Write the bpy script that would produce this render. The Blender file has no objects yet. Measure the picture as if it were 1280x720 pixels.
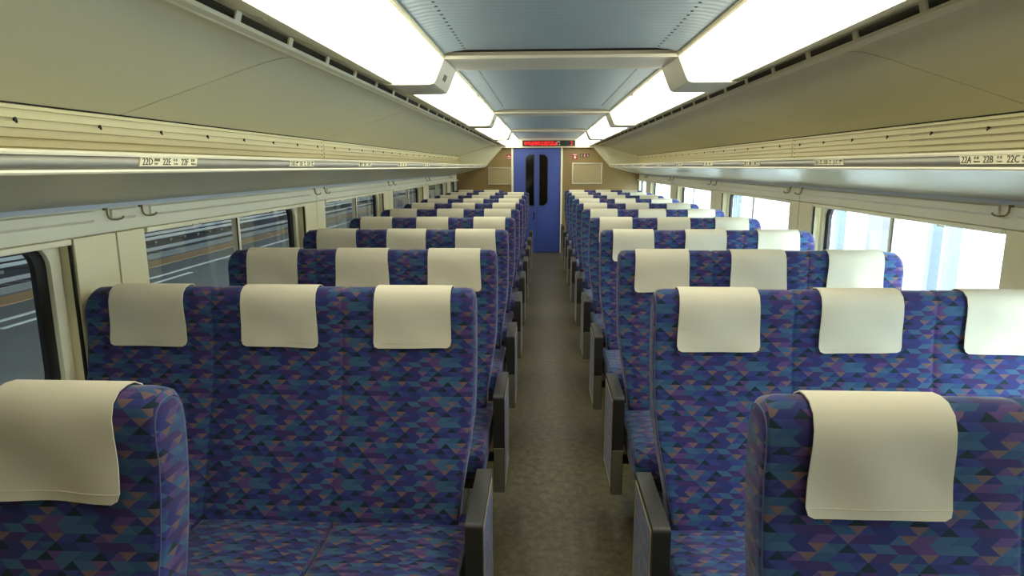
import bpy, bmesh, math, random
from mathutils import Vector, Matrix

# ------------------------------------------------------------------ camera, sky, exposure
SC = bpy.context.scene
COL = SC.collection
F_PX, YAW, PITCH, ROLL, CX, CZ = 805.0, 0.0485, 0.1861, -0.0026, -0.0686, 1.54
fw = Vector((-math.sin(YAW) * math.cos(PITCH), math.cos(YAW) * math.cos(PITCH), -math.sin(PITCH)))
rt = Vector((math.cos(YAW), math.sin(YAW), 0))
up = rt.cross(fw)
rt, up = rt * math.cos(ROLL) + up * math.sin(ROLL), up * math.cos(ROLL) - rt * math.sin(ROLL)
cam = bpy.data.cameras.new('camera')
cam.sensor_width = 36.0
cam.lens = F_PX / 1280.0 * 36.0
cam.clip_start = 0.02
cam.clip_end = 300
camo = bpy.data.objects.new('camera', cam)
COL.objects.link(camo)
camo.matrix_world = Matrix(((rt.x, up.x, -fw.x, CX), (rt.y, up.y, -fw.y, 0), (rt.z, up.z, -fw.z, CZ), (0, 0, 0, 1)))
SC.camera = camo

SKY = 19.0
LAMP = 7.2
world = bpy.data.worlds.new('overcast_sky')
SC.world = world
world.use_nodes = True
bg = world.node_tree.nodes['Background']
bg.inputs['Color'].default_value = (0.70, 0.85, 1.0, 1)
bg.inputs['Strength'].default_value = SKY
SC.view_settings.view_transform = 'Standard'
SC.view_settings.look = 'None'
SC.view_settings.exposure = 0.0
SC.view_settings.gamma = 1.0
SC.view_settings.use_curve_mapping = False

# ------------------------------------------------------------------ materials
def lin(r, g, b):
    f = lambda c: (c / 255 / 12.92) if c / 255 <= 0.04045 else ((c / 255 + 0.055) / 1.055) ** 2.4
    return (f(r), f(g), f(b), 1)

MATS = {}
def mat(name, rgb, rough=0.5, metal=0.0, var=0.05, scale=30, bump=0.0, bscale=200, spec=0.5, coat=0.0):
    m = bpy.data.materials.new(name)
    m.use_nodes = True
    nt = m.node_tree
    b = nt.nodes['Principled BSDF']
    b.inputs['Roughness'].default_value = rough
    b.inputs['Metallic'].default_value = metal
    b.inputs['Specular IOR Level'].default_value = spec
    b.inputs['Coat Weight'].default_value = coat
    tc = nt.nodes.new('ShaderNodeTexCoord')
    c = lin(*rgb)
    if var:
        n = nt.nodes.new('ShaderNodeTexNoise')
        n.inputs['Scale'].default_value = scale
        n.inputs['Detail'].default_value = 4
        nt.links.new(tc.outputs['Object'], n.inputs['Vector'])
        mx = nt.nodes.new('ShaderNodeMix')
        mx.data_type = 'RGBA'
        mx.inputs[6].default_value = tuple(v * (1 - var) for v in c[:3]) + (1,)
        mx.inputs[7].default_value = tuple(min(1, v * (1 + var)) for v in c[:3]) + (1,)
        nt.links.new(n.outputs['Fac'], mx.inputs[0])
        nt.links.new(mx.outputs[2], b.inputs['Base Color'])
    else:
        b.inputs['Base Color'].default_value = c
    if bump:
        n2 = nt.nodes.new('ShaderNodeTexNoise')
        n2.inputs['Scale'].default_value = bscale
        nt.links.new(tc.outputs['Object'], n2.inputs['Vector'])
        bp = nt.nodes.new('ShaderNodeBump')
        bp.inputs['Strength'].default_value = bump
        bp.inputs['Distance'].default_value = 0.002
        nt.links.new(n2.outputs['Fac'], bp.inputs['Height'])
        nt.links.new(bp.outputs['Normal'], b.inputs['Normal'])
    MATS[name] = m
    return m

def emit(name, rgb, strength):
    m = bpy.data.materials.new(name)
    m.use_nodes = True
    nt = m.node_tree
    nt.nodes.remove(nt.nodes['Principled BSDF'])
    e = nt.nodes.new('ShaderNodeEmission')
    e.inputs['Color'].default_value = (*rgb, 1)
    e.inputs['Strength'].default_value = strength
    nt.links.new(e.outputs[0], nt.nodes['Material Output'].inputs[0])
    MATS[name] = m
    return m

def glass(name, tint=(0.93, 0.97, 0.95), ior=1.5):
    m = bpy.data.materials.new(name)
    m.use_nodes = True
    nt = m.node_tree
    nt.nodes.remove(nt.nodes['Principled BSDF'])
    t = nt.nodes.new('ShaderNodeBsdfTransparent')
    t.inputs[0].default_value = (*tint, 1)
    g = nt.nodes.new('ShaderNodeBsdfGlossy')
    g.inputs['Roughness'].default_value = 0.01
    fr = nt.nodes.new('ShaderNodeFresnel')
    ge = nt.nodes.new('ShaderNodeNewGeometry')
    mi = nt.nodes.new('ShaderNodeMath'); mi.operation = 'MULTIPLY_ADD'     # same reflection from both faces of the pane
    mi.inputs[1].default_value = 1 / ior - ior
    mi.inputs[2].default_value = ior
    nt.links.new(ge.outputs['Backfacing'], mi.inputs[0])
    nt.links.new(mi.outputs[0], fr.inputs[0])
    mx = nt.nodes.new('ShaderNodeMixShader')
    nt.links.new(fr.outputs[0], mx.inputs[0])
    nt.links.new(t.outputs[0], mx.inputs[1])
    nt.links.new(g.outputs[0], mx.inputs[2])
    nt.links.new(mx.outputs[0], nt.nodes['Material Output'].inputs[0])
    MATS[name] = m
    return m

def fabric(name):
    """woven moquette: rows of small triangles in blue, teal, purple, tan, repeating"""
    m = bpy.data.materials.new(name)
    m.use_nodes = True
    nt = m.node_tree
    b = nt.nodes['Principled BSDF']
    b.inputs['Roughness'].default_value = 0.85
    b.inputs['Specular IOR Level'].default_value = 0.25
    b.inputs['Sheen Weight'].default_value = 0.25
    b.inputs['Sheen Roughness'].default_value = 0.4
    L = nt.links.new
    def M(op, a, bb=None):
        n = nt.nodes.new('ShaderNodeMath')
        n.operation = op
        for i, v in enumerate((a, bb)):
            if v is None: continue
            if isinstance(v, (int, float)): n.inputs[i].default_value = v
            else: L(v, n.inputs[i])
        return n.outputs[0]
    def mixf(f, a, c):
        return M('ADD', M('MULTIPLY', a, M('SUBTRACT', 1.0, f)), M('MULTIPLY', c, f))
    tc = nt.nodes.new('ShaderNodeTexCoord')
    sp = nt.nodes.new('ShaderNodeSeparateXYZ'); L(tc.outputs['Object'], sp.inputs[0])
    sn = nt.nodes.new('ShaderNodeSeparateXYZ'); L(tc.outputs['Normal'], sn.inputs[0])
    x, y, z = sp.outputs
    side = M('GREATER_THAN', M('ABSOLUTE', sn.outputs[0]), 0.72)
    top = M('GREATER_THAN', M('ABSOLUTE', sn.outputs[2]), 0.78)
    u = mixf(side, x, y)
    v = mixf(top, z, y)
    vv = M('DIVIDE', M('ADD', v, 10.0), 0.0150)
    j = M('FLOOR', vv)
    fv = M('SUBTRACT', vv, j)
    uu = M('ADD', M('DIVIDE', M('ADD', u, 10.0), 0.033), M('MULTIPLY', M('MODULO', j, 2.0), 0.5))
    s1 = M('FLOOR', M('SUBTRACT', uu, M('MULTIPLY', fv, 0.5)))
    s2 = M('FLOOR', M('ADD', uu, M('MULTIPLY', fv, 0.5)))
    odd = M('MODULO', j, 2.0)
    tri = M('SUBTRACT', s2, s1)                       # 0: apex up, 1: apex down
    sel = mixf(odd, s1, s2)                           # parallelograms leaning one way, then the other
    def noise(a_, b_, c_):
        cb = nt.nodes.new('ShaderNodeCombineXYZ')
        for i, q in enumerate((a_, b_, c_)):
            if isinstance(q, (int, float)): cb.inputs[i].default_value = q
            else: L(q, cb.inputs[i])
        wn = nt.nodes.new('ShaderNodeTexWhiteNoise'); L(cb.outputs[0], wn.inputs['Vector'])
        return wn.outputs['Value']
    def ramp(fac, cols):
        rp = nt.nodes.new('ShaderNodeValToRGB')
        rp.color_ramp.interpolation = 'CONSTANT'
        el = rp.color_ramp.elements
        el[0].position, el[0].color = cols[0][0], lin(*cols[0][1])
        el[1].position, el[1].color = cols[1][0], lin(*cols[1][1])
        for p, c in cols[2:]:
            e = el.new(p); e.color = lin(*c)
        L(fac, rp.inputs[0])
        return rp.outputs[0]
    def mixc(f, a_, b_):
        mx = nt.nodes.new('ShaderNodeMix'); mx.data_type = 'RGBA'
        L(f, mx.inputs[0]); L(a_, mx.inputs[6]); L(b_, mx.inputs[7])
        return mx.outputs[2]
    base = ramp(noise(M('MODULO', sel, 9.0), M('MODULO', j, 4.0), 3.3),
                [(0.0, (36, 42, 100)), (0.18, (54, 38, 92)), (0.34, (36, 74, 108)), (0.56, (80, 56, 108)), (0.66, (42, 52, 114)), (0.80, (50, 86, 116))])
    n2 = noise(M('MODULO', s1, 9.0), M('MODULO', j, 4.0), M('ADD', tri, 7.1))
    tan = ramp(noise(M('MODULO', s1, 5.0), 1.5, 2.5), [(0.0, (106, 84, 84)), (0.5, (98, 74, 106))])
    drk = ramp(n2, [(0.0, (20, 40, 54)), (0.99, (20, 40, 54))])
    ph3 = M('MODULO', M('ADD', s1, M('MULTIPLY', j, 2.0)), 3.0)
    isT = M('MULTIPLY', M('LESS_THAN', ph3, 0.5), M('GREATER_THAN', n2, 0.62))
    isD = M('MULTIPLY', M('GREATER_THAN', ph3, 1.5), M('GREATER_THAN', n2, 0.60))
    c1 = mixc(M('MULTIPLY', tri, isT), base, tan)
    c2 = mixc(M('MULTIPLY', M('SUBTRACT', 1.0, tri), isD), c1, drk)
    nz = nt.nodes.new('ShaderNodeTexNoise'); nz.inputs['Scale'].default_value = 900
    L(tc.outputs['Object'], nz.inputs['Vector'])
    hs = nt.nodes.new('ShaderNodeHueSaturation')
    L(c2, hs.inputs['Color']); hs.inputs['Saturation'].default_value = 0.95
    L(M('ADD', M('MULTIPLY', nz.outputs['Fac'], 0.45), 0.70), hs.inputs['Value'])
    L(hs.outputs[0], b.inputs['Base Color'])
    bp = nt.nodes.new('ShaderNodeBump'); bp.inputs['Strength'].default_value = 0.3; bp.inputs['Distance'].default_value = 0.001
    L(nz.outputs['Fac'], bp.inputs['Height']); L(bp.outputs[0], b.inputs['Normal'])
    MATS[name] = m
    return m

def ribbed_blue(name):
    """painted ceiling sheet with fine corrugation running across the car"""
    m = mat(name, (152, 170, 178), 0.42, 0.0, 0.03, 8)
    nt = m.node_tree
    b = nt.nodes['Principled BSDF']
    tc = nt.nodes.new('ShaderNodeTexCoord')
    w = nt.nodes.new('ShaderNodeTexWave')
    w.wave_type = 'BANDS'; w.bands_direction = 'Y'
    w.inputs['Scale'].default_value = 7
    nt.links.new(tc.outputs['Object'], w.inputs['Vector'])
    bp = nt.nodes.new('ShaderNodeBump'); bp.inputs['Strength'].default_value = 0.5; bp.inputs['Distance'].default_value = 0.002
    nt.links.new(w.outputs['Fac'], bp.inputs['Height'])
    nt.links.new(bp.outputs[0], b.inputs['Normal'])
    return m

def floor_mat(name):
    m = mat(name, (98, 88, 62), 0.38, 0, 0.0)
    nt = m.node_tree
    b = nt.nodes['Principled BSDF']
    tc = nt.nodes.new('ShaderNodeTexCoord')
    L = nt.links.new
    n1 = nt.nodes.new('ShaderNodeTexNoise'); n1.inputs['Scale'].default_value = 26; n1.inputs['Detail'].default_value = 8; n1.inputs['Roughness'].default_value = 0.75
    n2 = nt.nodes.new('ShaderNodeTexVoronoi'); n2.inputs['Scale'].default_value = 60; n2.distance = 'MANHATTAN'; n2.feature = 'F2'
    n3 = nt.nodes.new('ShaderNodeTexNoise'); n3.inputs['Scale'].default_value = 3
    for n in (n1, n2, n3): L(tc.outputs['Object'], n.inputs['Vector'])
    r1 = nt.nodes.new('ShaderNodeValToRGB')
    r1.color_ramp.elements[0].position = 0.33; r1.color_ramp.elements[0].color = lin(48, 41, 22)
    r1.color_ramp.elements[1].position = 0.7; r1.color_ramp.elements[1].color = lin(106, 95, 61)
    L(n1.outputs['Fac'], r1.inputs[0])
    mx = nt.nodes.new('ShaderNodeMix'); mx.data_type = 'RGBA'; mx.blend_type = 'MULTIPLY'
    mx.inputs[0].default_value = 0.5
    L(r1.outputs[0], mx.inputs[6])
    r2 = nt.nodes.new('ShaderNodeValToRGB')
    r2.color_ramp.elements[0].position = 0.2; r2.color_ramp.elements[0].color = (0.5, 0.48, 0.42, 1)
    r2.color_ramp.elements[1].position = 0.8; r2.color_ramp.elements[1].color = (1, 1, 1, 1)
    L(n2.outputs['Distance'], r2.inputs[0])
    L(r2.outputs[0], mx.inputs[7])
    L(mx.outputs[2], b.inputs['Base Color'])
    bp = nt.nodes.new('ShaderNodeBump'); bp.inputs['Strength'].default_value = 0.25; bp.inputs['Distance'].default_value = 0.003
    L(n1.outputs['Fac'], bp.inputs['Height']); L(bp.outputs[0], b.inputs['Normal'])
    return m

mat('cove', (232, 229, 198), 0.5, 0, 0.02, 3)
mat('cream', (236, 227, 186), 0.45, 0, 0.02, 6)
mat('cream_light', (240, 234, 204), 0.35, 0, 0.02, 6)
mat('rib', (232, 222, 172), 0.4, 0.0, 0.02, 6)
mat('rack_metal', (150, 148, 136), 0.42, 0.6, 0.04, 5)
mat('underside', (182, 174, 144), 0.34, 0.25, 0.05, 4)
mat('beam', (226, 222, 196), 0.45, 0, 0.02, 5)
mat('beam_strip', (190, 196, 204), 0.4, 0.1, 0.03, 5)
mat('bracket', (214, 208, 186), 0.5, 0, 0.02, 10)
mat('slot_black', (7, 6, 5), 0.9, 0, 0.1)
mat('dark_slot', (26, 22, 16), 0.8, 0, 0.1)
mat('black', (10, 10, 10), 0.6, 0, 0.1)
mat('rubber', (12, 12, 13), 0.45, 0, 0.1)
mat('arm_dark', (44, 42, 38), 0.45, 0, 0.12, 60, 0.2, 600)
mat('seam_backing', (66, 62, 46), 0.8, 0, 0.05)
mat('arm_grey', (112, 108, 92), 0.5, 0, 0.08, 60)
mat('hook_metal', (120, 112, 84), 0.35, 0.7, 0.04)
mat('gold_trim', (206, 192, 146), 0.35, 0.5, 0.04)
mat('cloth', (206, 199, 176), 0.9, 0, 0.02, 12, 0.25, 1500, 0.2)
mat('piping', (80, 80, 116), 0.7, 0, 0.08, 80)
mat('laminate', (140, 117, 70), 0.42, 0, 0.07, 4)
mat('door_blue', (66, 84, 158), 0.38, 0.1, 0.04, 4)
mat('door_glass', (8, 9, 9), 0.08, 0, 0.0)
mat('chrome', (220, 212, 188), 0.25, 0.85, 0.03)
mat('notice', (168, 150, 108), 0.35, 0.1, 0.03, 4)
mat('plate', (226, 220, 184), 0.5, 0, 0.02)
mat('ink', (40, 36, 22), 0.6, 0, 0.0)
mat('ink_soft', (120, 112, 84), 0.6, 0, 0.0)
mat('sign_red', (170, 36, 24), 0.5, 0, 0.03)
mat('sign_white', (235, 230, 215), 0.5, 0, 0.02)
mat('sign_dark', (40, 46, 30), 0.5, 0, 0.03)
mat('led_board', (14, 12, 8), 0.35, 0, 0.1)
mat('asphalt', (72, 69, 62), 0.85, 0, 0.18, 1.2, 0.3, 40)
mat('line_paint', (170, 168, 160), 0.7, 0, 0.06, 3)
mat('tactile', (118, 88, 46), 0.75, 0, 0.1, 3)
mat('coping', (104, 102, 94), 0.8, 0, 0.08, 2)
mat('ballast', (52, 49, 46), 0.95, 0, 0.35, 6, 0.6, 12)
mat('rail_steel', (150, 150, 146), 0.35, 0.8, 0.05)
mat('sleeper', (84, 80, 74), 0.85, 0, 0.08, 3)
mat('sky_blocker', (70, 72, 72), 0.8, 0, 0.05, 1)  # dull grey of the roofs and walls added to block sky light
mat('pale_wall', (236, 238, 240), 0.7, 0, 0.02, 1)
mat('pale_post', (84, 90, 97), 0.5, 0.1, 0.03, 2)
mat('pale_panel', (84, 80, 84), 0.7, 0, 0.03, 1)
mat('concrete', (190, 190, 188), 0.85, 0, 0.06, 1)
mat('train_body', (226, 228, 230), 0.4, 0.1, 0.02, 1)
fabric('fabric')
ribbed_blue('ceiling_blue')
floor_mat('floor_vinyl')
glass('glass')
emit('diffuser', (1.0, 0.975, 0.80), LAMP)
emit('led_red', (1.0, 0.03, 0.03), 1.6)
emit('led_white', (0.9, 0.95, 0.7), 0.9)

# ------------------------------------------------------------------ mesh helpers
def mesh(name, verts, faces, m, smooth=False):
    me = bpy.data.meshes.new(name)
    me.from_pydata([tuple(v) for v in verts], [], faces)
    bm = bmesh.new(); bm.from_mesh(me)
    bmesh.ops.recalc_face_normals(bm, faces=bm.faces)
    bm.to_mesh(me); bm.free()
    me.materials.append(MATS[m])
    if smooth:
        for p in me.polygons: p.use_smooth = True
        if smooth != 'all':
            me.set_sharp_from_angle(angle=math.radians(smooth if smooth is not True else 40))
    return me

def link(name, me, parent=None, loc=None):
    o = bpy.data.objects.new(name, me)
    COL.objects.link(o)
    if parent: o.parent = parent
    if loc: o.location = loc
    return o

def tag(o, label=None, cat=None, group=None, kind=None):
    if label: o['label'] = label
    if cat: o['category'] = cat
    if group: o['group'] = group
    if kind: o['kind'] = kind
    return o

def empty(name, loc):
    o = bpy.data.objects.new(name, None)
    o.empty_display_size = 0.1
    COL.objects.link(o); o.location = loc
    return o

class MB:
    """collects pieces of ONE part"""
    def __init__(s): s.v, s.f = [], []
    def add(s, v, f):
        n = len(s.v); s.v += [tuple(p) for p in v]; s.f += [[i + n for i in q] for q in f]; return s
    def box(s, x0, x1, y0, y1, z0, z1, bev=0.0, seg=2):
        x0, x1 = min(x0, x1), max(x0, x1); y0, y1 = min(y0, y1), max(y0, y1)
        bm = bmesh.new()
        bmesh.ops.create_cube(bm, size=1)
        for v in bm.verts:
            v.co = Vector(((x0 + x1) / 2 + v.co.x * (x1 - x0), (y0 + y1) / 2 + v.co.y * (y1 - y0), (z0 + z1) / 2 + v.co.z * (z1 - z0)))
        if bev:
            bmesh.ops.bevel(bm, geom=bm.edges[:], offset=bev, segments=seg, profile=0.5, affect='EDGES', clamp_overlap=True)
        bm.verts.index_update()
        s.add([v.co[:] for v in bm.verts], [[v.index for v in f.verts] for f in bm.faces]); bm.free()
        return s
    def prism(s, prof, y0, y1, axis='Y', closed=True):
        """extrude a profile; axis Y: prof=(x,z); axis X: prof=(y,z); axis Z: prof=(x,y)"""
        n = len(prof)
        def P(p, t):
            return (p[0], t, p[1]) if axis == 'Y' else ((t, p[0], p[1]) if axis == 'X' else (p[0], p[1], t))
        v = [P(p, y0) for p in prof] + [P(p, y1) for p in prof]
        f = [[i, (i + 1) % n, n + (i + 1) % n, n + i] for i in range(n if closed else n - 1)]
        if closed: f += [list(range(n)), list(range(n, 2 * n))]
        return s.add(v, f)
    def tube(s, pts, r, n=8):
        pts = [Vector(p) for p in pts]
        rings = []
        for i, p in enumerate(pts):
            t = (pts[min(i + 1, len(pts) - 1)] - pts[max(i - 1, 0)]).normalized()
            a = t.orthogonal().normalized() if i == 0 else (pa - t * pa.dot(t)).normalized()
            pa = a
            bb = t.cross(a)
            rings.append([p + r * (a * math.cos(2 * math.pi * k / n) + bb * math.sin(2 * math.pi * k / n)) for k in range(n)])
        v = [q for rg in rings for q in rg]
        f = []
        for i in range(len(rings) - 1):
            for k in range(n):
                f.append([i * n + k, i * n + (k + 1) % n, (i + 1) * n + (k + 1) % n, (i + 1) * n + k])
        f += [list(range(n)), list(range((len(rings) - 1) * n, len(rings) * n))]
        return s.add(v, f)
    def ring(s, outer, inner, t0, t1, fn):
        """frame between two loops of equal count, extruded from t0 to t1; fn(p,t)->xyz"""
        n = len(outer)
        v = [fn(p, t0) for p in outer] + [fn(p, t0) for p in inner] + [fn(p, t1) for p in outer] + [fn(p, t1) for p in inner]
        f = []
        for i in range(n):
            j = (i + 1) % n
            f += [[i, j, n + j, n + i], [2 * n + i, 2 * n + j, 3 * n + j, 3 * n + i], [i, j, 2 * n + j, 2 * n + i], [n + i, n + j, 3 * n + j, 3 * n + i]]
        return s.add(v, f)
    def mirror(s, sx):
        if sx < 0: s.v = [(-p[0], p[1], p[2]) for p in s.v]
        return s
    def obj(s, name, m, parent=None, smooth=False, loc=None):
        o = link(name, mesh(name, s.v, s.f, m, smooth), parent, loc)
        return o
    def shifted(s, d):
        s.v = [(p[0] - d[0], p[1] - d[1], p[2] - d[2]) for p in s.v]; return s

def rrect(a0, a1, b0, b1, r, n=6, corners=(1, 1, 1, 1)):
    """rounded rectangle loop; corners order: (a1,b1),(a0,b1),(a0,b0),(a1,b0)"""
    pts = []
    cs = [(a1, b1, 0), (a0, b1, 90), (a0, b0, 180), (a1, b0, 270)]
    for (a, b, st), on in zip(cs, corners):
        rr = r if on else 0.0005
        ca = a - rr if a == a1 else a + rr
        cb = b - rr if b == b1 else b + rr
        for k in range(n + 1):
            t = math.radians(st + 90 * k / n)
            pts.append((ca + rr * math.cos(t), cb + rr * math.sin(t)))
    return pts

def text(name, body, size, M4, m, parent, shear=0.0, ext=0.0006, align='LEFT'):
    cu = bpy.data.curves.new(name, 'FONT')
    cu.body = body; cu.size = size; cu.shear = shear; cu.extrude = ext; cu.align_x = align
    cu.resolution_u = 2
    t = bpy.data.objects.new(name, cu)
    COL.objects.link(t)
    bpy.context.view_layer.update()
    me = bpy.data.meshes.new_from_object(t.evaluated_get(bpy.context.evaluated_depsgraph_get()))
    bpy.data.objects.remove(t); bpy.data.curves.remove(cu)
    me.name = name
    me.transform(M4)
    me.materials.clear(); me.materials.append(MATS[m])
    return link(name, me, parent)

ORD = ['first', 'second', 'third', 'fourth', 'fifth', 'sixth', 'seventh', 'eighth', 'ninth', 'tenth', 'eleventh', 'twelfth']
SIDE = {-1: 'left', 1: 'right'}

# ------------------------------------------------------------------ dimensions (metres)
YB, YE = -0.35, 11.70          # back wall behind the camera, end wall with the door
W = 1.60                      # inner face of the side walls
SEAM0, SEAMP = 2.24, 2.08     # pillar seams along the side walls
SEAMS = [SEAM0 + SEAMP * k for k in range(-1, 5)]
BAR = [0.0, 2.90, 5.80, 8.70]
BARW = 0.39
YCAP = 11.38                  # rack and cove end caps
ROW0, PITCH_ROW = 1.995, 0.98

# ------------------------------------------------------------------ floor, end walls
tag(MB().box(-W - .1, W + .1, YB, YE, -0.08, 0.0).obj('floor', 'floor_vinyl'), 'olive brown mottled vinyl aisle floor', 'floor', kind='structure')
tag(MB().box(-W - .1, W + .1, YB - .06, YB, 0.0, 2.2).obj('wall_back', 'laminate'), 'brown laminate wall behind the camera', 'wall', kind='structure')
we = tag(MB().box(-W - .1, W + .1, YE, YE + .06, 0.0, 2.2).obj('wall_end', 'laminate'), 'brown laminate end wall around the blue door', 'wall', kind='structure')
MB().prism([(-.80, 1.885), (.80, 1.885), (.80, 1.895), (.52, 2.06), (-.52, 2.06), (-.80, 1.895)], 11.60, YE).obj('header', 'bracket', we)
MB().box(-.80, .80, 11.585, 11.62, 1.868, 1.886, .004).obj('header_lip', 'cream', we)

# ------------------------------------------------------------------ ceiling
ceil = tag(MB().box(-W - .1, W + .1, YB, YE, 2.12, 2.2).obj('ceiling', 'cove'), 'train ceiling with blue sheets and cream coves', 'ceiling', kind='structure')
ys = [YB] + BAR + [11.60]
for k in range(len(ys) - 1):
    y0 = ys[k] + (BARW if k else 0) ; y1 = ys[k + 1]
    if k == 0: y1 = BAR[0]
    prof = []
    for i in range(21):
        x = -.50 + 1.0 * i / 20
        prof.append((x, 2.030 - 0.016 * max(0, (abs(x) - .38) / .12) ** 2))
    MB().prism(prof + [(.50, 2.10), (-.50, 2.10)], y0 + .002, y1 - .03).obj('ceiling_sheet', 'ceiling_blue', ceil, 50)
    MB().box(-.5, .5, y1 - .03, y1 + .05, 2.034, 2.11).obj('shadow_gap', 'dark_slot', ceil)
for k, b in enumerate(BAR):
    prof = [(b, 2.011), (b, 2.001), (b + .003, 1.998), (b + BARW - .01, 2.004), (b + BARW, 2.010), (b + BARW, 2.05), (b + .06, 2.05), (b + .06, 2.013), (b + .002, 2.013)]
    MB().prism(prof, -.505, .505, 'X').obj('crossbar', 'bracket', ceil, 20)
# rows of perforations along the blue sheets
hole = mesh('perforation', *(lambda n: ([(0.006 * math.cos(2 * math.pi * i / n), 0.006 * math.sin(2 * math.pi * i / n), z) for z in (-.001, .002) for i in range(n)],
            [list(range(n)), list(range(n, 2 * n))] + [[i, (i + 1) % n, n + (i + 1) % n, n + i] for i in range(n)]))(8), 'black')
for s in (-1, 1):
    for i in range(74):
        y = 1.45 + .055 * i
        if y < 2.86 or y > 3.3:
            link('perforation', hole, ceil, (s * .405, y, 2.0290))

# cove profile from the lamp edge to the ribbed rack panel (right side, x>0)
COVE = [(.885, 1.897), (.900, 1.899), (.920, 1.904), (.950, 1.903), (1.0, 1.892), (1.06, 1.874), (1.20, 1.829), (1.36, 1.777), (1.535, 1.720)]
def thick(prof, t):
    return prof + [(x + t * .25, z + t) for x, z in reversed(prof)]
cove_edges = [YB] + SEAMS + [YCAP]
for s in (-1, 1):
    for k in range(len(cove_edges) - 1):
        y0, y1 = cove_edges[k] + .005, cove_edges[k + 1] - .005
        MB().prism(thick(COVE, .012), y0, y1).mirror(s).obj('cove_panel', 'cove', ceil, 30)
    MB().prism([(x + .003, z + .012) for x, z in COVE] + [(x + .01, z + .03) for x, z in reversed(COVE)], YB, YCAP).mirror(s).obj('cove_backing', 'seam_backing', ceil, 30)
    # air outlet strip: lip below, tray above, near-black backing painting the slot's shade, dividers in between
    MB().prism([(.8505, 1.908), (.8515, 1.8985), (.853, 1.897), (.876, 1.8955), (.881, 1.893), (.887, 1.893), (.891, 1.896), (.893, 1.904), (.853, 1.908)], YB, YCAP).mirror(s).obj('outlet_lip', 'cream_light', ceil, 20)
    MB().prism([(.728, 1.899), (.738, 1.897), (.842, 1.932), (.858, 1.933), (.858, 1.943), (.728, 1.912)], YB, YE - .1).mirror(s).obj('outlet_tray', 'cream_light', ceil, 40)
    MB().box(.866, .880, YB, YE - .1, 1.900, 1.95).mirror(s).obj('slot_shade_back', 'slot_black', ceil)
    dm = MB().prism([(.844, 1.934), (.852, 1.903), (.857, 1.903), (.849, 1.935)], -.015, .015)
    dm.prism([(.780, 1.9095), (.845, 1.9315), (.845, 1.934), (.780, 1.912)], -.013, .013)
    dme = mesh('slot_divider', dm.mirror(s).v, dm.f, 'cream_light')
    y = 1.708 - .3475 * 7
    while y < 11.4:
        link('slot_divider', dme, ceil, (0, y, 0)); y += .3475
    # upper filler behind the lamp
    MB().box(.86, W + .1, YB, YE, 2.05, 2.12).mirror(s).obj('roof_filler', 'cove', ceil)
    # end cap of rack and cove
    cap = [(.79, 1.888), (.80, 1.905), (.885, 1.905), (.92, 1.90), (1.0, 1.89), (1.535, 1.72), (1.62, 1.70), (1.62, 1.41), (1.45, 1.45), (1.10, 1.535)]
    c = MB().prism(cap, YCAP, YE).mirror(s).obj('end_cap', 'cove', we)
    MB().tube([(s * .787, YCAP - .002, 1.886), (s * 1.097, YCAP - .002, 1.536)], .008, 8).obj('cap_edging', 'cream', c, 60)

# ------------------------------------------------------------------ ceiling lamps
LP_IN = [(.508, 2.004), (.548, 1.918), (.556, 1.909), (.568, 1.906), (.732, 1.906)]
LIGHTN = 0
bays = [(BAR[k] + BARW, (BAR + [11.60])[k + 1]) for k in range(4)]
names = ['nearest to the camera', 'second from the camera', 'third from the camera', 'farthest, by the end door']
for s in (-1, 1):
    for k, (y0, y1) in enumerate(bays):
        r = empty('ceiling_lamp', (s * .62, (y0 + y1) / 2, 1.90))
        tag(r, 'glowing white ceiling lamp panel, %s row, %s' % (SIDE[s], names[k]), 'lamp', 'ceiling lamp panels')
        d = (s * .62, (y0 + y1) / 2, 1.90)
        MB().prism(LP_IN + [(.732, 1.93), (.60, 1.96), (.53, 2.02)], y0 - .02, y1 + .02).mirror(s).shifted(d).obj('diffuser', 'diffuser', r, 30)
        MB().prism([(.498, 2.018), (.498, 2.004), (.506, 2.0), (.512, 2.004), (.512, 2.02)], y0, y1).mirror(s).shifted(d).obj('inner_frame', 'cream', r)
        # end cover band wrapping under the lamp, carried by the crossbar
        B1 = [(.500, 2.001), (.538, 1.912), (.548, 1.897), (.566, 1.892), (.76, 1.892), (.80, 1.913), (.80, 1.93), (.735, 1.914), (.574, 1.914), (.562, 1.92), (.520, 2.018), (.50, 2.05)]
        b = MB().prism(B1, y1, y1 + BARW).mirror(s).shifted(d).obj('end_cover', 'bracket', r, 35)
        if s < 0:
            g = MB()
            for i in range(5):
                g.tube([(.520, y1 + .14 + .017 * i, 1.9535), (.531, y1 + .14 + .017 * i, 1.928)], .0020, 5)
            g.mirror(s).shifted(d).obj('grille', 'arm_grey', b)
        cy = y0 + (y1 - y0) * .42
        MB().box(.503, .520, cy, cy + .10, 1.992, 2.006, .003).mirror(s).shifted(d).obj('latch', 'cream', r)

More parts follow.
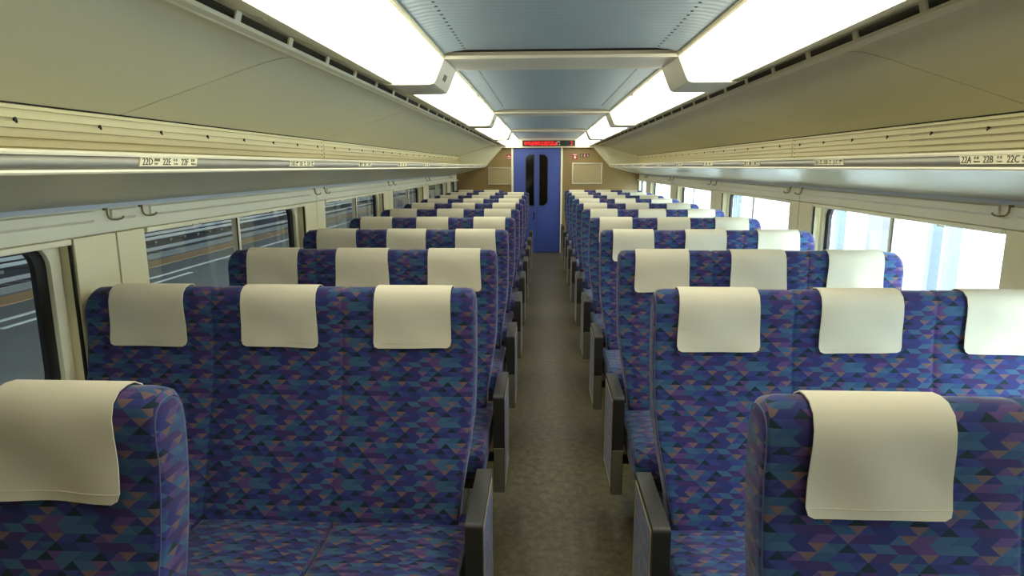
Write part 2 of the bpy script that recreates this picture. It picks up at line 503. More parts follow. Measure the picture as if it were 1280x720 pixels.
# ------------------------------------------------------------------ side walls
WN = 0
TN = 0
for s in (-1, 1):
    wall = MB()
    wall.box(W, W + .1, YB, YE, 0.0, .74)
    wall.box(W + .03, W + .1, YB, YE, 1.31, 2.06)
    wo = tag(wall.mirror(s).obj('wall_' + SIDE[s], 'cream'), 'cream side wall with windows on the %s' % SIDE[s], 'wall', kind='structure')
    # sill
    MB().box(W - .02, W + .06, YB, YE, .725, .755, .006).mirror(s).obj('window_sill', 'cream', wo)
    # pillars: two panels with a dark seam each
    for q in SEAMS + [SEAMS[-1] + SEAMP]:
        if q - .215 > YE: continue
        MB().box(W, W + .09, q - .215, min(q - .004, YE), .755, 1.312, .003).mirror(s).obj('pillar_panel', 'cream', wo)
        if q + .17 < YE:
            MB().box(W, W + .09, q + .004, q + .165, .755, 1.312, .003).mirror(s).obj('pillar_panel', 'cream', wo)
            MB().box(W + .012, W + .05, q - .01, q + .01, .755, 1.312).mirror(s).obj('pillar_seam', 'dark_slot', wo)
    # beam above the windows, joints at every second pillar
    js = [YB, SEAMS[0], SEAMS[2], SEAMS[4], YCAP]
    tr = None
    for k in range(len(js) - 1):
        y0, y1 = js[k] + .004, js[k + 1] - .004
        prof = [(W, 1.316), (W - .002, 1.318), (W - .004, 1.395), (W, 1.403), (W + .03, 1.403), (W + .03, 1.314), (W + .004, 1.314)]
        TN += 1
        o = tag(MB().prism(prof, y0, y1).mirror(s).obj('trim_%d' % TN, 'beam'), 'cream beam over the windows, %s wall, %s section' % (SIDE[s], ['rear', 'near', 'middle', 'far'][k]), 'beam', kind='structure')
        for q in SEAMS:
            # embossed field between the hooks of two pillars
            a, b2 = max(q + .20, y0 + .01), min(q + SEAMP - .12, y1 - .01)
            if a >= y0 and b2 <= y1 and b2 - a > .2:
                MB().prism([(W - .003, 1.357), (W - .012, 1.366), (W - .014, 1.394), (W - .003, 1.397)], a, b2).mirror(s).obj('beam_field', 'beam', o, 20)
            if y0 < q < y1 and y0 < q - .05:
                MB().prism([(W - .003, 1.357), (W - .012, 1.366), (W - .014, 1.394), (W - .003, 1.397)], q - .03, q + .11).mirror(s).obj('beam_field', 'beam', o, 20)
    MB().prism([(W - .016, 1.403), (W + .03, 1.403), (W + .03, 1.425), (W - .018, 1.421)], YB, YCAP).mirror(s).obj('beam_strip', 'beam_strip', wo)
    # windows
    for q in [SEAMS[0] - SEAMP] + SEAMS:
        y0, y1 = q + .17, q + SEAMP - .22
        y0c, y1c = max(y0, YB), min(y1, YE - .02)
        if y1c - y0c < .3: continue
        WN += 1
        yo0, yo1, zo0, zo1 = y0c + .012, y1c - .017, .758, 1.306
        gi0, gi1 = yo0 + .008, yo1 - .028
        fn = lambda p, t, s=s: (s * t, p[0], p[1])
        outer = rrect(yo0 - .011, yo1 + .016, zo0, zo1, .004)
        inner = rrect(gi0, gi1, zo0 + .03, zo1 - .006, .075)
        wroot = MB().ring(outer, inner, W + .050, W + .066, fn).obj('window_%d' % WN, 'cream_light', None, 30)
        yc = (y0 + y1) / 2
        wp = 'behind the camera' if yc < 0 else 'by the ' + ['nearest', 'second', 'third', 'fourth', 'fifth', 'sixth'][min(5, [i for i, t in enumerate([SEAMS[0] - SEAMP] + SEAMS) if t == q][0] - 1)] + ' pillar'
        tag(wroot, 'wide window with black rounded gasket, %s wall, %s' % (SIDE[s], wp), 'window', kind='structure')
        inn2 = rrect(gi0 + .028, gi1 - .045, zo0 + .06, zo1 - .012, .07)
        out2 = rrect(gi0 - .004, gi1 + .004, zo0 + .026, zo1 - .002, .077)
        MB().ring(out2, inn2, W + .066, W + .084, fn).obj('gasket', 'rubber', wroot, 30)
        MB().box(W + .085, W + .091, y0c, y1c, .74, 1.33).mirror(s).obj('glass_pane', 'glass', wroot)
        MB().box(W - .006, W + .026, y0c + .004, y1c - .012, 1.294, 1.313, .003).mirror(s).obj('blind_rail', 'cream_light', wroot)
        yd = q + .945
        if y0c < yd < y1c:
            MB().box(W + .002, W + .036, yd - .012, yd + .012, .76, 1.30, .004).mirror(s).obj('divider_post', 'cream_light', wroot)
            MB().box(W + .002, W + .007, yd - .0185, yd - .0135, .76, 1.30).mirror(s).obj('blind_guide', 'rubber', wroot)
            for yl in (yd - .42, yd + .42):
                l = MB()
                l.tube([(W - .008, yl - .03, 1.300), (W - .012, yl - .03, 1.292), (W - .012, yl + .03, 1.292), (W - .008, yl + .03, 1.300)], .0025, 6)
                l.mirror(s).obj('blind_handle', 'bracket', wroot)
        MB().box(W + .004, W + .012, y1c - .010, y1c - .001, .755, 1.312).mirror(s).obj('gap_strip', 'dark_slot', wroot)  # dark strip stands in for the shaded gap between frame and pillar
    # coat hooks, two at each pillar
    for k, q in enumerate(SEAMS):
        for h, yh in ((0, q - .055), (1, q + .145)):
            if k == 0 or yh > YCAP: continue
            hk = MB()
            sg = 1
            hk.tube([(0, 0, .030), (-.004, 0, .026), (-.006, 0, .004), (-.008, sg * .003, -.004), (-.012, sg * .012, -.010), (-.016, sg * .035, -.012), (-.020, sg * .052, -.010), (-.022, sg * .062, -.003)], .0035, 8)
            hk.box(-.003, .004, -.010, .010, .022, .040, .002)
            hk.mirror(s)
            o = hk.obj('coat_hook', 'hook_metal', None, 50, (s * (W - .0075), yh, 1.372))
            tag(o, 'small wire coat hook, %s wall, %s hook at the %s pillar' % (SIDE[s], ['nearer', 'farther'][h], ORD[k - 1]), 'hook', 'coat hooks')

# ------------------------------------------------------------------ luggage racks
for s in (-1, 1):
    r = empty('luggage_rack', (s * 1.3, 5.0, 1.5))
    d = (s * 1.3, 5.0, 1.5)
    tag(r, 'long luggage rack with seat number plates along the %s wall' % SIDE[s], 'luggage rack', 'luggage racks')
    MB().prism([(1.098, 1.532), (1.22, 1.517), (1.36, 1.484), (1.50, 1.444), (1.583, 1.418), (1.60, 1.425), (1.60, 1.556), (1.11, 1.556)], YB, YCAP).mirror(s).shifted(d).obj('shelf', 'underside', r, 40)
    MB().prism([(1.094, 1.568), (1.087, 1.562), (1.084, 1.552), (1.087, 1.541), (1.094, 1.535), (1.112, 1.535), (1.112, 1.568)], YB, YCAP).mirror(s).shifted(d).obj('front_lip', 'rack_metal', r, 60)
    MB().prism([(1.088, 1.5665), (1.086, 1.572), (1.090, 1.577), (1.112, 1.577), (1.116, 1.567)], YB, YCAP).mirror(s).shifted(d).obj('top_highlight_rail', 'cream_light', r, 40)  # pale strip that paints the highlight along the lip's top edge
    MB().prism([(1.087, 1.536), (1.085, 1.531), (1.088, 1.527), (1.110, 1.525), (1.112, 1.536)], YB, YCAP).mirror(s).shifted(d).obj('bottom_highlight_rail', 'cream_light', r, 40)  # pale strip for the bright highlight along the lower edge
    # ribbed rear panel in sections
    prof = [(1.535, 1.715), (1.530, 1.713), (1.530, 1.703)]
    z = 1.703
    for i in range(5):
        prof += [(1.544, z - .0005), (1.544, z - .0085), (1.530, z - .0095), (1.530, z - .026)]
        z -= .026
    prof += [(1.531, 1.556), (1.56, 1.556), (1.56, 1.715)]
    ed = [YB, SEAMS[0], SEAMS[2], SEAMS[4], YCAP]
    for k in range(4):
        p = MB().prism(prof, ed[k] + .005, ed[k + 1] - .005).mirror(s).shifted(d).obj('rear_panel', 'rib', r)
        y = 1.769 - .3475 * 7
        while y < YCAP:
            if ed[k] < y < ed[k + 1]:
                hh = MB()
                hh.add(*(lambda n: ([(x, y + .0052 * math.cos(2 * math.pi * i / n) + (.003 if math.sin(2 * math.pi * i / n) < 0 else 0), 1.671 + .0085 * math.sin(2 * math.pi * i / n)) for x in (1.5275, 1.533) for i in range(n)],
                       [list(range(n)), list(range(n, 2 * n))] + [[i, (i + 1) % n, n + (i + 1) % n, n + i] for i in range(n)]))(10))
                hh.mirror(s).shifted(d).obj('key_hole', 'black', p)
            y += .3475
    MB().box(1.544, 1.55, YB, YCAP, 1.556, 1.715).box(1.536, 1.555, YB, YCAP, 1.7155, 1.7235).mirror(s).shifted(d).obj('joint_shadow_backing', 'slot_black', r)  # dark joint backing, plus a dark strip painted as the cove's shadow gap
    # seat number plates
    for n in range(10):
        ya, yb2 = 1.60 + .98 * n, 1.88 + .98 * n
        num = 22 - n
        sl = .010
        pts = [(ya, 1.5435), (yb2 - sl, 1.5435), (yb2, 1.5655), (ya + sl, 1.5655)]
        pl = MB().prism(pts, s * 1.0825, s * 1.086, 'X').shifted(d).obj('seat_number_plate', 'plate', r)
        for i, ch in enumerate('DEF' if s < 0 else 'ABC'):
            off = .012 + .089 * i
            jp, en = {'D': ('通路側', 'Aisle'), 'E': ('中 央', 'Center'), 'F': ('窓 側', 'Window'), 'A': ('窓 側', 'Window'), 'B': ('中 央', 'Center'), 'C': ('通路側', 'Aisle')}[ch]
            for body, size, o2, dz, mt in (('%d%s' % (num, ch), .0255, 0, .0035, 'ink'), (jp, .0085, .052, .0135, 'ink_soft'), (en, .0075, .052, .0045, 'ink_soft')):
                if n > 2 and size < .02: continue
                yy = (ya + off + o2) if s < 0 else (yb2 - off - o2)
                cx_, ax = (-1.0822, 1) if s < 0 else (1.0822, -1)
                M4 = Matrix(((0, 0, -s, cx_ - d[0]), (ax, 0, 0, yy - d[1]), (0, 1, 0, 1.5435 + dz - d[2]), (0, 0, 0, 1)))
                text('lettering', body, size, M4, mt, pl, .22 if s < 0 else 0.0)

# ------------------------------------------------------------------ end door
dr = tag(MB().box(-.605, .235, YE - .012, YE - .001, 0.004, 1.868).obj('door_1', 'dark_slot'), 'blue two-leaf sliding end door', 'door', kind='structure')
for a, b in ((-.600, -.187), (-.183, .230)):
    leaf = MB().box(a, b, YE - .035, YE - .012, .006, 1.866, .003).obj('door_leaf', 'door_blue', dr)
    x0, x1 = (-.388, -.231) if a < -.5 else (-.146, .010)
    cor = (0, 1, 1, 0) if a < -.5 else (1, 0, 0, 1)
    fn = lambda p, t: (p[0], t, p[1])
    lo = rrect(x0, x1, .85, 1.755, .10, 8, cor)
    li = rrect(x0 + .012, x1 - .012, .862, 1.743, .09, 8, cor)
    MB().ring(lo, li, YE - .041, YE - .035, fn).obj('gasket', 'rubber', leaf, 30)
    MB().prism(li, YE - .038, YE - .034).obj('glass_pane', 'door_glass', leaf)
MB().box(-.245, -.222, YE - .042, YE - .034, .60, .74, .004).obj('handle', 'rubber', dr)
MB().box(-.640, -.606, YE - .05, YE, 0.0, 1.868, .004).obj('door_post', 'cream_light', dr)
MB().box(.236, .270, YE - .05, YE, 0.0, 1.868, .004).obj('door_post', 'cream_light', dr)

# notice frames
for nm, x0, x1, z0, z1, lb in (('l', -1.061, -.650, 1.225, 1.533, 'empty silver notice frame left of the blue door'), ('r', .437, .976, 1.233, 1.608, 'empty silver notice frame right of the blue door')):
    c = ((x0 + x1) / 2, YE, z0)
    r = empty('notice_frame', c)
    tag(r, lb, 'frame', 'notice frames')
    fn = lambda p, t: (p[0], t, p[1])
    MB().ring(rrect(x0, x1, z0, z1, .006, 2), rrect(x0 + .022, x1 - .022, z0 + .022, z1 - .022, .004, 2), YE - .018, YE - .001, fn).shifted(c).obj('frame', 'chrome', r)
    MB().box(x0 + .02, x1 - .02, YE - .008, YE - .001, z0 + .02, z1 - .02).shifted(c).obj('panel', 'notice', r)

# pictogram signs
def sign(x0, x1, z0, z1, m, lb, kind):
    c = ((x0 + x1) / 2, YE, z0)
    o = MB().box(x0, x1, YE - .006, YE - .0005, z0, z1, .002).shifted(c).obj('pictogram_sign', m, None, False, c)
    tag(o, lb, 'sign', 'pictogram signs')
    cx_, cz_ = 0.0, (z1 - z0) / 2
    w, h = x1 - x0, z1 - z0
    k = MB()
    if kind == 'arrow':
        k.prism([(-.012, h * .62), (.012, h * .62), (.012, h * .42), (.030, h * .42), (0, h * .10), (-.030, h * .42), (-.012, h * .42)], -.009, -.0062)
        k.box(-w * .38, w * .38, -.009, -.0062, h * .74, h * .88)
    elif kind == 'cross':
        k.prism([(-w * .34, h * .55), (-w * .1, h * .75), (w * .1, h * .70), (w * .36, h * .46), (w * .3, h * .38), (0, h * .56), (-w * .3, h * .45)], -.009, -.0062)
        k.box(-w * .38, w * .38, -.009, -.0062, h * .14, h * .24)
    else:
        k.prism([(p[0], p[1]) for p in rrect(-w * .18, w * .18, h * .18, h * .55, .01, 3)], -.009, -.0062)
        k.prism([(h * .11 * math.cos(t * .5236), h * .72 + h * .11 * math.sin(t * .5236)) for t in range(12)], -.009, -.0062)
    k.obj('pictogram', 'sign_white', o)
sign(-.725, -.640, 1.672, 1.758, 'sign_red', 'red pictogram sign left of the blue door', 'cross')
sign(.400, .436, 1.725, 1.765, 'sign_red', 'tiny pictogram sign next to the right door post', 'dot')
sign(.446, .532, 1.665, 1.765, 'sign_red', 'red sign with white downward arrow above right notice frame', 'arrow')
sign(.576, .628, 1.705, 1.762, 'sign_dark', 'dark pictogram sign beside the arrow sign', 'dot')
sign(.632, .684, 1.705, 1.762, 'sign_red', 'small red pictogram sign between two dark ones', 'dot')
sign(.688, .740, 1.705, 1.762, 'sign_dark', 'dark pictogram sign farthest from the blue door', 'dot')

# LED board above the door
c = (0.02, 11.60, 1.893)
lb = empty('led_display', c)
tag(lb, 'black scrolling display with red characters above the blue door', 'display')
MB().box(-.44, .484, 11.572, 11.60, 1.893, 1.992, .004).shifted(c).obj('housing', 'led_board', lb)
random.seed(5)
dots = MB()
pitch = .0078
for ch in range(10):
    pat = [[random.random() < .5 for _ in range(7)] for _ in range(9)]
    for yy in range(9):
        if random.random() < .45: pat[yy] = [True] * 7
    for yy in range(9):
        for xx in range(7):
            if pat[yy][xx]:
                X0 = -.410 + ch * .058 + xx * pitch; Z0 = 1.907 + yy * pitch
                dots.add([(X0, 11.5712, Z0), (X0 + .0065, 11.5712, Z0), (X0 + .0065, 11.5712, Z0 + .0065), (X0, 11.5712, Z0 + .0065)], [[0, 1, 2, 3]])
tag(dots.shifted(c).obj('red_dots', 'led_red', lb), kind='stuff')
M4 = Matrix(((1, 0, 0, .395 - c[0]), (0, 0, -1, 11.5708 - c[1]), (0, 1, 0, 1.907 - c[2]), (0, 0, 0, 1)))
text('car_number', '2', .10, M4, 'led_red', lb)
wd = MB()
for x, z in ((.155, 1.915), (.200, 1.915), (.155, 1.95), (.20, 1.955), (.178, 1.965)):
    wd.add([(x, 11.5712, z), (x + .018, 11.5712, z), (x + .018, 11.5712, z + .012), (x, 11.5712, z + .012)], [[0, 1, 2, 3]])
tag(wd.shifted(c).obj('white_dots', 'led_white', lb), kind='stuff')

# round call button on the right end cap
kb = MB()
kb.tube([(0, 0, 0), (0, -.012, 0)], .032, 16); kb.tube([(0, -.010, 0), (0, -.026, 0)], .021, 16)
tag(kb.obj('round_sensor', 'cream', None, 40, (1.045, YCAP, 1.765)), 'small round sensor on the end cap right of the door', 'sensor')

# ------------------------------------------------------------------ seats
FRONT = [(-.200, .43), (-.172, .50), (-.128, .60), (-.084, .70), (-.044, .80), (-.018, .88), (-.004, .96), (.003, 1.03), (.001, 1.085), (.003, 1.115), (.012, 1.138), (.030, 1.151), (.050, 1.154)]
BACK = [(.070, 1.152), (.088, 1.142), (.098, 1.122), (.102, 1.09), (.101, 1.03), (.094, .95), (.076, .86), (.048, .74), (.006, .62), (-.045, .51), (-.085, .43)]
PROF = FRONT + BACK
def offset(prof, d, closed=True):
    n = len(prof); out = []
    for i, p in enumerate(prof):
        a = prof[(i - 1) % n] if closed or i else p
        b = prof[(i + 1) % n] if closed or i < n - 1 else p
        t = Vector((b[0] - a[0], b[1] - a[1])).normalized()
        out.append((p[0] - t.y * d, p[1] + t.x * d))   # outward for this winding
    return out
def sm(t): t = max(0, min(1, t)); return t * t * (3 - 2 * t)

def backrest_mesh(L, nseat, s):
    """x runs from the aisle end (0) to the window end (L), mirrored for the left side"""
    R = .014
    st = []
    for k in range(5):
        th = math.pi / 2 * k / 4
        st.append((R * (1 - math.sin(th)) if False else R * (1 - math.cos(th)), R * (1 - math.sin(th))))
    stations = [(x, ins) for x, ins in st]
    seams = [L * k / nseat for k in range(1, nseat)]
    xs = [R + .02]
    for q in seams:
        xs += [q - .06, q - .012, q - .004, q, q + .004, q + .012, q + .06]
    for k in range(nseat): xs += [L * (k + .5) / nseat - .1, L * (k + .5) / nseat, L * (k + .5) / nseat + .1]
    xs += [L - R - .02]
    for x in sorted(xs):
        ins = 0
        for q in seams:
            dd = abs(x - q)
            if dd < .002: ins = .0035
            elif dd < .006: ins = .002
        stations.append((x, ins))
    stations += [(L - x, i) for x, i in reversed(st)]
    V, Fc = [], []
    n = len(PROF)
    for x, ins in stations:
        pr = offset(PROF, -ins)
        puff = 0
        for k in range(nseat):
            a, b = L * k / nseat, L * (k + 1) / nseat
            if a <= x <= b: puff = max(puff, .006 * math.sin(math.pi * (x - a) / (b - a)))
        for i, (y, z) in enumerate(pr):
            if i < 7: y -= puff * sm((.97 - z) / .2)
            for dist, RR in ((x, .028), (L - x, .06)):
                if dist < RR and z > .95:
                    z -= (RR - math.sqrt(max(0, RR * RR - (RR - dist) ** 2))) * sm((z - .95) / .18)
            tp = .040 * sm((.80 - z) / .36)
            xx = x + tp * (1 - 2 * x / L)
            V.append((s * (xx - L / 2), y, z))
    for i in range(len(stations) - 1):
        for k in range(n):
            Fc.append([i * n + k, i * n + (k + 1) % n, (i + 1) * n + (k + 1) % n, (i + 1) * n + k])
    m0 = len(stations) - 1
    Fc += [list(range(n)), list(range(m0 * n, m0 * n + n))]
    # edge lines for the piping (front edge of both ends)
    e0 = [V[2 * n + i] for i in range(1, 22)]
    e1 = [V[(m0 - 2) * n + i] for i in range(1, 22)]
    return mesh('backrest', V, Fc, 'fabric', 50), e0, e1

def cushion_mesh(x0, x1, s, L):
    """one seat cushion, rounded front edge, slightly crowned"""
    pf = [(-.13, .455), (-.20, .452), (-.30, .450), (-.42, .452), (-.52, .455), (-.575, .452), (-.610, .438), (-.632, .412), (-.640, .38), (-.636, .345), (-.615, .325), (-.20, .320), (-.13, .325)]
    V, Fc = [], []
    n = len(pf)
    R = .018
    st = [(R * (1 - math.cos(t)), R * (1 - math.sin(t))) for t in (0, math.pi / 6, math.pi / 3, math.pi / 2)]
    w = x1 - x0
    sts = st + [(w * .25, 0), (w * .5, 0), (w * .75, 0)] + [(w - a, b) for a, b in reversed(st)]
    for x, ins in sts:
        for y, z in offset(pf, ins):
            if z > .42: z += .008 * math.sin(math.pi * x / w)
            V.append((s * (x0 + x - L / 2), y, z))
    for i in range(len(sts) - 1):
        for k in range(n):
            Fc.append([i * n + k, i * n + (k + 1) % n, (i + 1) * n + (k + 1) % n, (i + 1) * n + k])
    m0 = len(sts) - 1
    Fc += [list(range(n)), list(range(m0 * n, m0 * n + n))]
    return mesh('seat_cushion', V, Fc, 'fabric', 60)

PROTO = {}
def bench_parts(L, nseat, s):
    key = (round(L, 3), nseat, s)
    if key in PROTO: return PROTO[key]
    P = []      # (name, mesh, parent index)
    bm_, e0, e1 = backrest_mesh(L, nseat, s)
    P.append(('backrest', bm_, None))
    for e in (e0, e1):
        t = MB().tube(e, .0015, 6)
        P.append(('piping', mesh('piping', t.v, t.f, 'piping', 60), 0))
    for k in range(nseat):
        P.append(('seat_cushion', cushion_mesh(.006 + (L - .012) * k / nseat + .001, .006 + (L - .012) * (k + 1) / nseat - .001, s, L), None))
    h = L / 2
    t = MB().box(-h + .03, h - .03, -.60, -.02, .27, .325, .01)
    t.box(-h + .05, h - .05, -.10, -.04, .27, .45, .005)
    P.append(('seat_frame', mesh('seat_frame', t.v, t.f, 'arm_dark', 40), None))
    t = MB().box(-h * .72, h * .72, -.46, -.16, .035, .27, .02)
    t.box(-h * .8, h * .8, -.52, -.10, 0.0, .04, .01)
    P.append(('pedestal', mesh('pedestal', t.v, t.f, 'arm_dark', 40), None))
    # aisle armrest: dark framed slab with upholstered outer face
    xo, xi = -h - .060, -h - .013           # bench end is at -h
    def slab(pts, a, b):
        q = MB().prism(pts, s * a, s * b, 'X'); return q
    out = rrect(-.435, -.100, .170, .604, .016, 4)
    q = MB()
    fn = lambda p, t: (s * t, p[0], p[1])
    q.ring(out, rrect(-.413, -.122, .19, .582, .008, 4), xo, xi, fn)
    q.prism(rrect(-.417, -.118, .186, .586, .008, 4), s * (xo + .004), s * xi, 'X')
    ia = len(P)
    P.append(('armrest', mesh('armrest', q.v, q.f, 'arm_dark', 40), None))
    q = MB().ring(rrect(-.415, -.120, .188, .584, .009, 4), rrect(-.406, -.129, .197, .575, .007, 4), xo - .0015, xo + .005, fn)
    P.append(('edge_trim', mesh('edge_trim', q.v, q.f, 'gold_trim'), ia))
    q = MB().prism(rrect(-.407, -.128, .196, .576, .008, 4), s * (xo - .0005), s * (xo + .006), 'X')
    P.append(('upholstered_panel', mesh('upholstered_panel', q.v, q.f, 'fabric'), ia))
    q = MB().box(s * (xo + .001), s * (xi - .001), -.4385, -.427, .172, .372, .002)
    P.append(('lower_cover', mesh('lower_cover', q.v, q.f, 'arm_grey'), ia))
    q = MB().tube([(s * xi, -.20, .40), (s * (-h + .04), -.20, .38)], .02, 8).tube([(s * xi, -.36, .30), (s * (-h + .06), -.36, .30)], .022, 8)
    P.append(('arm_bracket', mesh('arm_bracket', q.v, q.f, 'arm_dark'), ia))
    PROTO[key] = P
    return P

def bench(row, s, xin, xout, nseat):
    L = xout - xin
    cx_ = s * (xin + xout) / 2
    y = ROW0 + PITCH_ROW * (row - 1)
    r = empty('bench_seat', (cx_, y, 0))
    tag(r, 'blue triangle-patterned %s-seat bench, %s from the camera, %s of the aisle' % ({2: 'two', 3: 'three'}[nseat], ORD[row], SIDE[s]), 'seat', 'patterned bench seats')
    obs = []
    for nm, me, par in bench_parts(L, nseat, s):
        obs.append(link(nm, me, obs[par] if par is not None else r))
    return y

# headrest covers -----------------------------------------------------------
def cover_mesh(seed, w=.253, wob=1.0):
    rnd = random.Random(seed)
    path = [p for p in PROF if p[1] > .955 or False]
    fr = [(-.003, .966), (0.0, .985), (.002, 1.01)] + [p for p in FRONT if p[1] > 1.02] + [p for p in BACK if p[1] > 1.04] + [(.099, 1.02)]
    # resample
    pts = [fr[0]]
    for a, b in zip(fr, fr[1:]):
        dl = math.hypot(b[0] - a[0], b[1] - a[1]); m_ = max(1, int(dl / .014))
        for k in range(1, m_ + 1): pts.append((a[0] + (b[0] - a[0]) * k / m_, a[1] + (b[1] - a[1]) * k / m_))
    nu = 17
    ph, ph2, am, sk = rnd.uniform(0, 6.28), rnd.uniform(0, 6.28), rnd.uniform(.0014, .0036) * wob, rnd.uniform(-.006, .006)
    lift = rnd.uniform(.002, .006)
    nv = len(pts)
    grids = []
    for lay, base in ((0, .0065), (1, .0040)):
        off = offset(pts, base, False)
        g = []
        for j, (y, z) in enumerate(off):
            t = j / (nv - 1)
            hang = max(0, 1 - j / 12)           # 1 at the hem, 0 at the top
            row = []
            for i in range(nu):
                u = -1 + 2 * i / (nu - 1)
                x = u * w / 2
                dz = 0
                if j == 0 and abs(u) > .9: x *= .965; dz = .006
                wv = am * (1 + math.sin(ph + u * 3.2 + z * 25)) * hang + .0018 * hang * (1 + math.sin(ph2 + u * 5 - z * 14)) + lift * hang * hang * abs(u) ** 3
                x += sk * t * 1.2 - .004 * math.sin(math.pi * t) * u + .004 * hang * math.sin(ph + u * 2)
                row.append((x, y - wv, z + dz - .0025 * hang * math.cos(u * 1.5 + ph) + (.0012 if lay == 0 and j < 2 else 0) * 0))
            g.append(row)
        grids.append(g)
    V = [p for g in grids for row in g for p in row]
    N = nv * nu
    Fc = []
    for j in range(nv - 1):
        for i in range(nu - 1):
            a = j * nu + i
            Fc.append([a, a + 1, a + nu + 1, a + nu]); Fc.append([N + a, N + a + nu, N + a + nu + 1, N + a + 1])
    for j in range(nv - 1):
        for i in (0, nu - 1):
            a = j * nu + i; Fc.append([a, a + nu, N + a + nu, N + a])
    for i in range(nu - 1):
        for j in (0, nv - 1):
            a = j * nu + i; Fc.append([a, a + 1, N + a + 1, N + a])
    me = mesh('headrest_cover', [(p[0], p[1], p[2] - 1.15) for p in V], Fc, 'cloth', 70)
    # stitched hem: thin raised band along the lower edge
    H = []
    g = grids[0]
    def at(u_i, j): return Vector(g[j][u_i])
    hp = [at(i, 1) + Vector((0, -.0006, -.002)) for i in range(nu)]
    tb = MB().tube([(p.x, p.y, p.z - 1.15) for p in hp], .0009, 5)
    hem = mesh('hem', tb.v, tb.f, 'cloth', 60)
    return me, hem
COVERS = [cover_mesh(k) for k in range(7)]
NEAR_COVERS = [cover_mesh(k + 20, .232, 1.3) for k in range(5)]
SEATNAME = {3: ['aisle', 'middle', 'window'], 2: ['aisle', 'window']}
def cover(row, s, idx, nseat, x, y, k):
    me, hem = (COVERS[k % len(COVERS)] if row else NEAR_COVERS[k % len(NEAR_COVERS)])
    o = link('headrest_cover', me, None, (s * x, y, 1.15))
    link('hem', hem, o)
    tag(o, 'cream headrest cover on the %s seat of the %s bench, %s of the aisle' % (SEATNAME[nseat][idx], ORD[row], SIDE[s]), 'headrest cover', 'headrest covers')

CXS = [.485, .921, 1.357]
kk = 0
for s in (-1, 1):
    for row in range(0, 11):
        two = s < 0 and row in (0, 10)
        if two:
            y = bench(row, s, .735 if row == 0 else .722, 1.578, 2); xs = [.930, 1.366]
            if row == 0: xs = [.918, 1.360]
        elif row == 0:
            y = bench(row, s, .300, 1.578, 3); xs = [.488, .921, 1.357]
        else:
            y = bench(row, s, .285, 1.578, 3); xs = CXS
        for i, x in enumerate(xs):
            kk += 3
            cover(row, s, i, len(xs), x, y, kk + row)

# ------------------------------------------------------------------ outside, left: station platform and tracks
PZ, TZ = -1.15, -2.35
pf_ = tag(MB().box(-12.3, -2.0, -15, 150, PZ - .5, PZ).obj('station_platform', 'asphalt'), 'grey asphalt station platform outside the left windows', 'platform', kind='structure')
MB().box(-9.82, -9.68, -15, 150, PZ, PZ + .004).obj('painted_line', 'line_paint', pf_)
MB().box(-9.32, -9.20, 10.2, 16.2, PZ, PZ + .004).obj('painted_line', 'line_paint', pf_)
MB().box(-11.5, -10.75, -15, 150, PZ, PZ + .01).obj('tactile_strip', 'tactile', pf_)
MB().box(-12.34, -11.75, -15, 150, PZ - .12, PZ + .006).obj('coping_edge', 'coping', pf_)
tag(MB().box(-27, -12.3, -15, 150, TZ - .6, TZ - .3).obj('track_bed', 'ballast'), 'dark ballast of the track bed', 'ballast', kind='structure')
sl_ = mesh('sleeper', *(lambda b: (b.v, b.f))(MB().box(-1.25, 1.25, -.12, .12, -.15, 0, .02, 1)), 'sleeper')
rl_ = MB().prism([(-.03, 0), (.03, 0), (.03, .16), (-.03, .16)], -35, 130)
rm_ = mesh('rail', rl_.v, rl_.f, 'rail_steel')
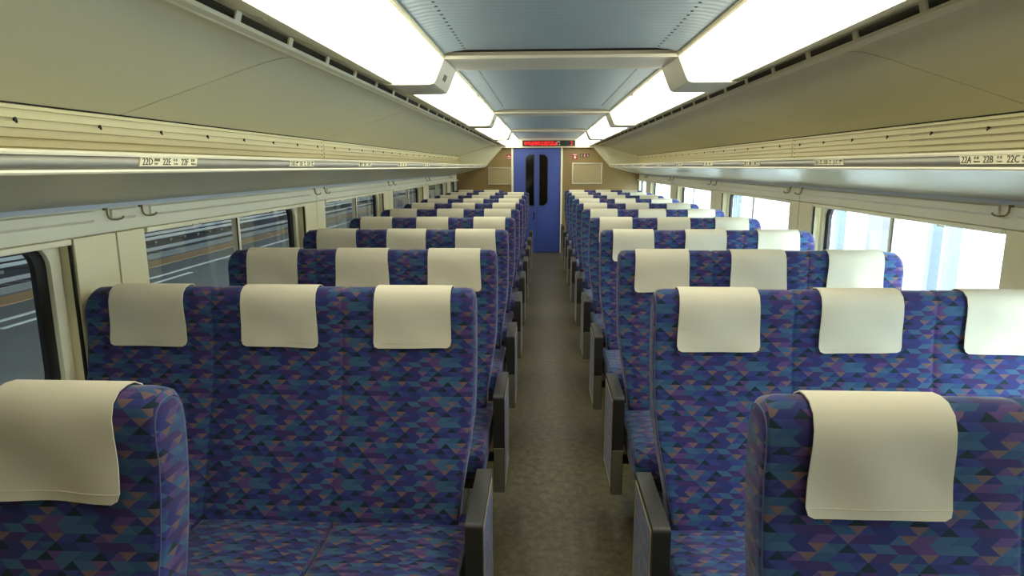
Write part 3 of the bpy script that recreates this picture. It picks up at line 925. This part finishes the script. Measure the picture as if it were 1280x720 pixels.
for k, x in enumerate((-14.2, -18.6, -23.0)):
    r = empty('railway_track', (x, 20, TZ - .3))
    tag(r, 'railway track outside the left windows, %s from the platform' % ORD[k], 'track', 'railway tracks')
    for dx in (-.72, .72): link('rail', rm_, r, (dx, 0, .15))
    for i in range(60 if k < 2 else 30): link('sleeper', sl_, r, (0, -18 + i * (.75 if k < 2 else 1.5), .15))
tag(MB().box(-12.6, -2.3, -15, 150, 3.2, 3.4).obj('platform_sky_blocker', 'sky_blocker'), 'added unseen roof keeping sky light off the left platform', 'roof', kind='structure')  # unseen roof added to keep sky light off the platform
tag(MB().box(-27.2, -12.9, -15, 150, 3.6, 3.8).obj('track_sky_blocker', 'sky_blocker'), 'added unseen roof over the far tracks leaving a slit of sky light', 'roof', kind='structure')  # unseen roof added; the slit beside it sets the light on the ground
tag(MB().box(-27.2, -26.8, -15, 150, -2.95, 3.6).obj('side_sky_blocker', 'sky_blocker'), 'added dark wall beyond the left tracks blocking sky light', 'wall', kind='structure')  # wall added to block sky light from the left
tag(MB().box(-27.2, -1.9, -15.4, -15, -2.95, 3.8).obj('rear_sky_blocker', 'sky_blocker'), 'added unseen wall blocking sky light on the left behind the camera', 'wall', kind='structure')  # unseen wall added to stop sky light coming in from behind
tag(MB().box(-27.2, -1.9, 150, 150.4, -2.95, 3.8).obj('far_sky_blocker', 'sky_blocker'), 'added dark wall blocking the far sky beyond the left windows', 'wall', kind='structure')  # wall added to shut out the open sky far ahead
# ------------------------------------------------------------------ outside, right: bright yard
tag(MB().box(2.0, 40, -15, 60, -2.6, -2.4).obj('yard_ground', 'concrete'), 'pale concrete ground outside the right windows', 'ground', kind='structure')
bw = tag(MB().box(7.0, 7.3, -15, 60, -2.4, 1.6).obj('noise_barrier', 'pale_wall'), 'white noise barrier outside the right windows', 'barrier', kind='structure')
for i, (y, wd_, m) in enumerate(((6.90, .055, 'pale_post'), (7.22, .055, 'pale_post'), (8.40, .20, 'pale_panel'), (9.5, .07, 'pale_post'), (14.5, .12, 'pale_post'), (16.5, .12, 'pale_post'), (22, .2, 'pale_post'), (30, .2, 'pale_post'))):
    o = MB().box(-.06, .06, -wd_, wd_, 0, 4.0, .01).obj('steel_post', m, None, False, (4.2, y, -2.4))
    tag(o, 'pale steel post outside the right windows, %s from the camera' % ORD[i], 'post', 'steel posts')
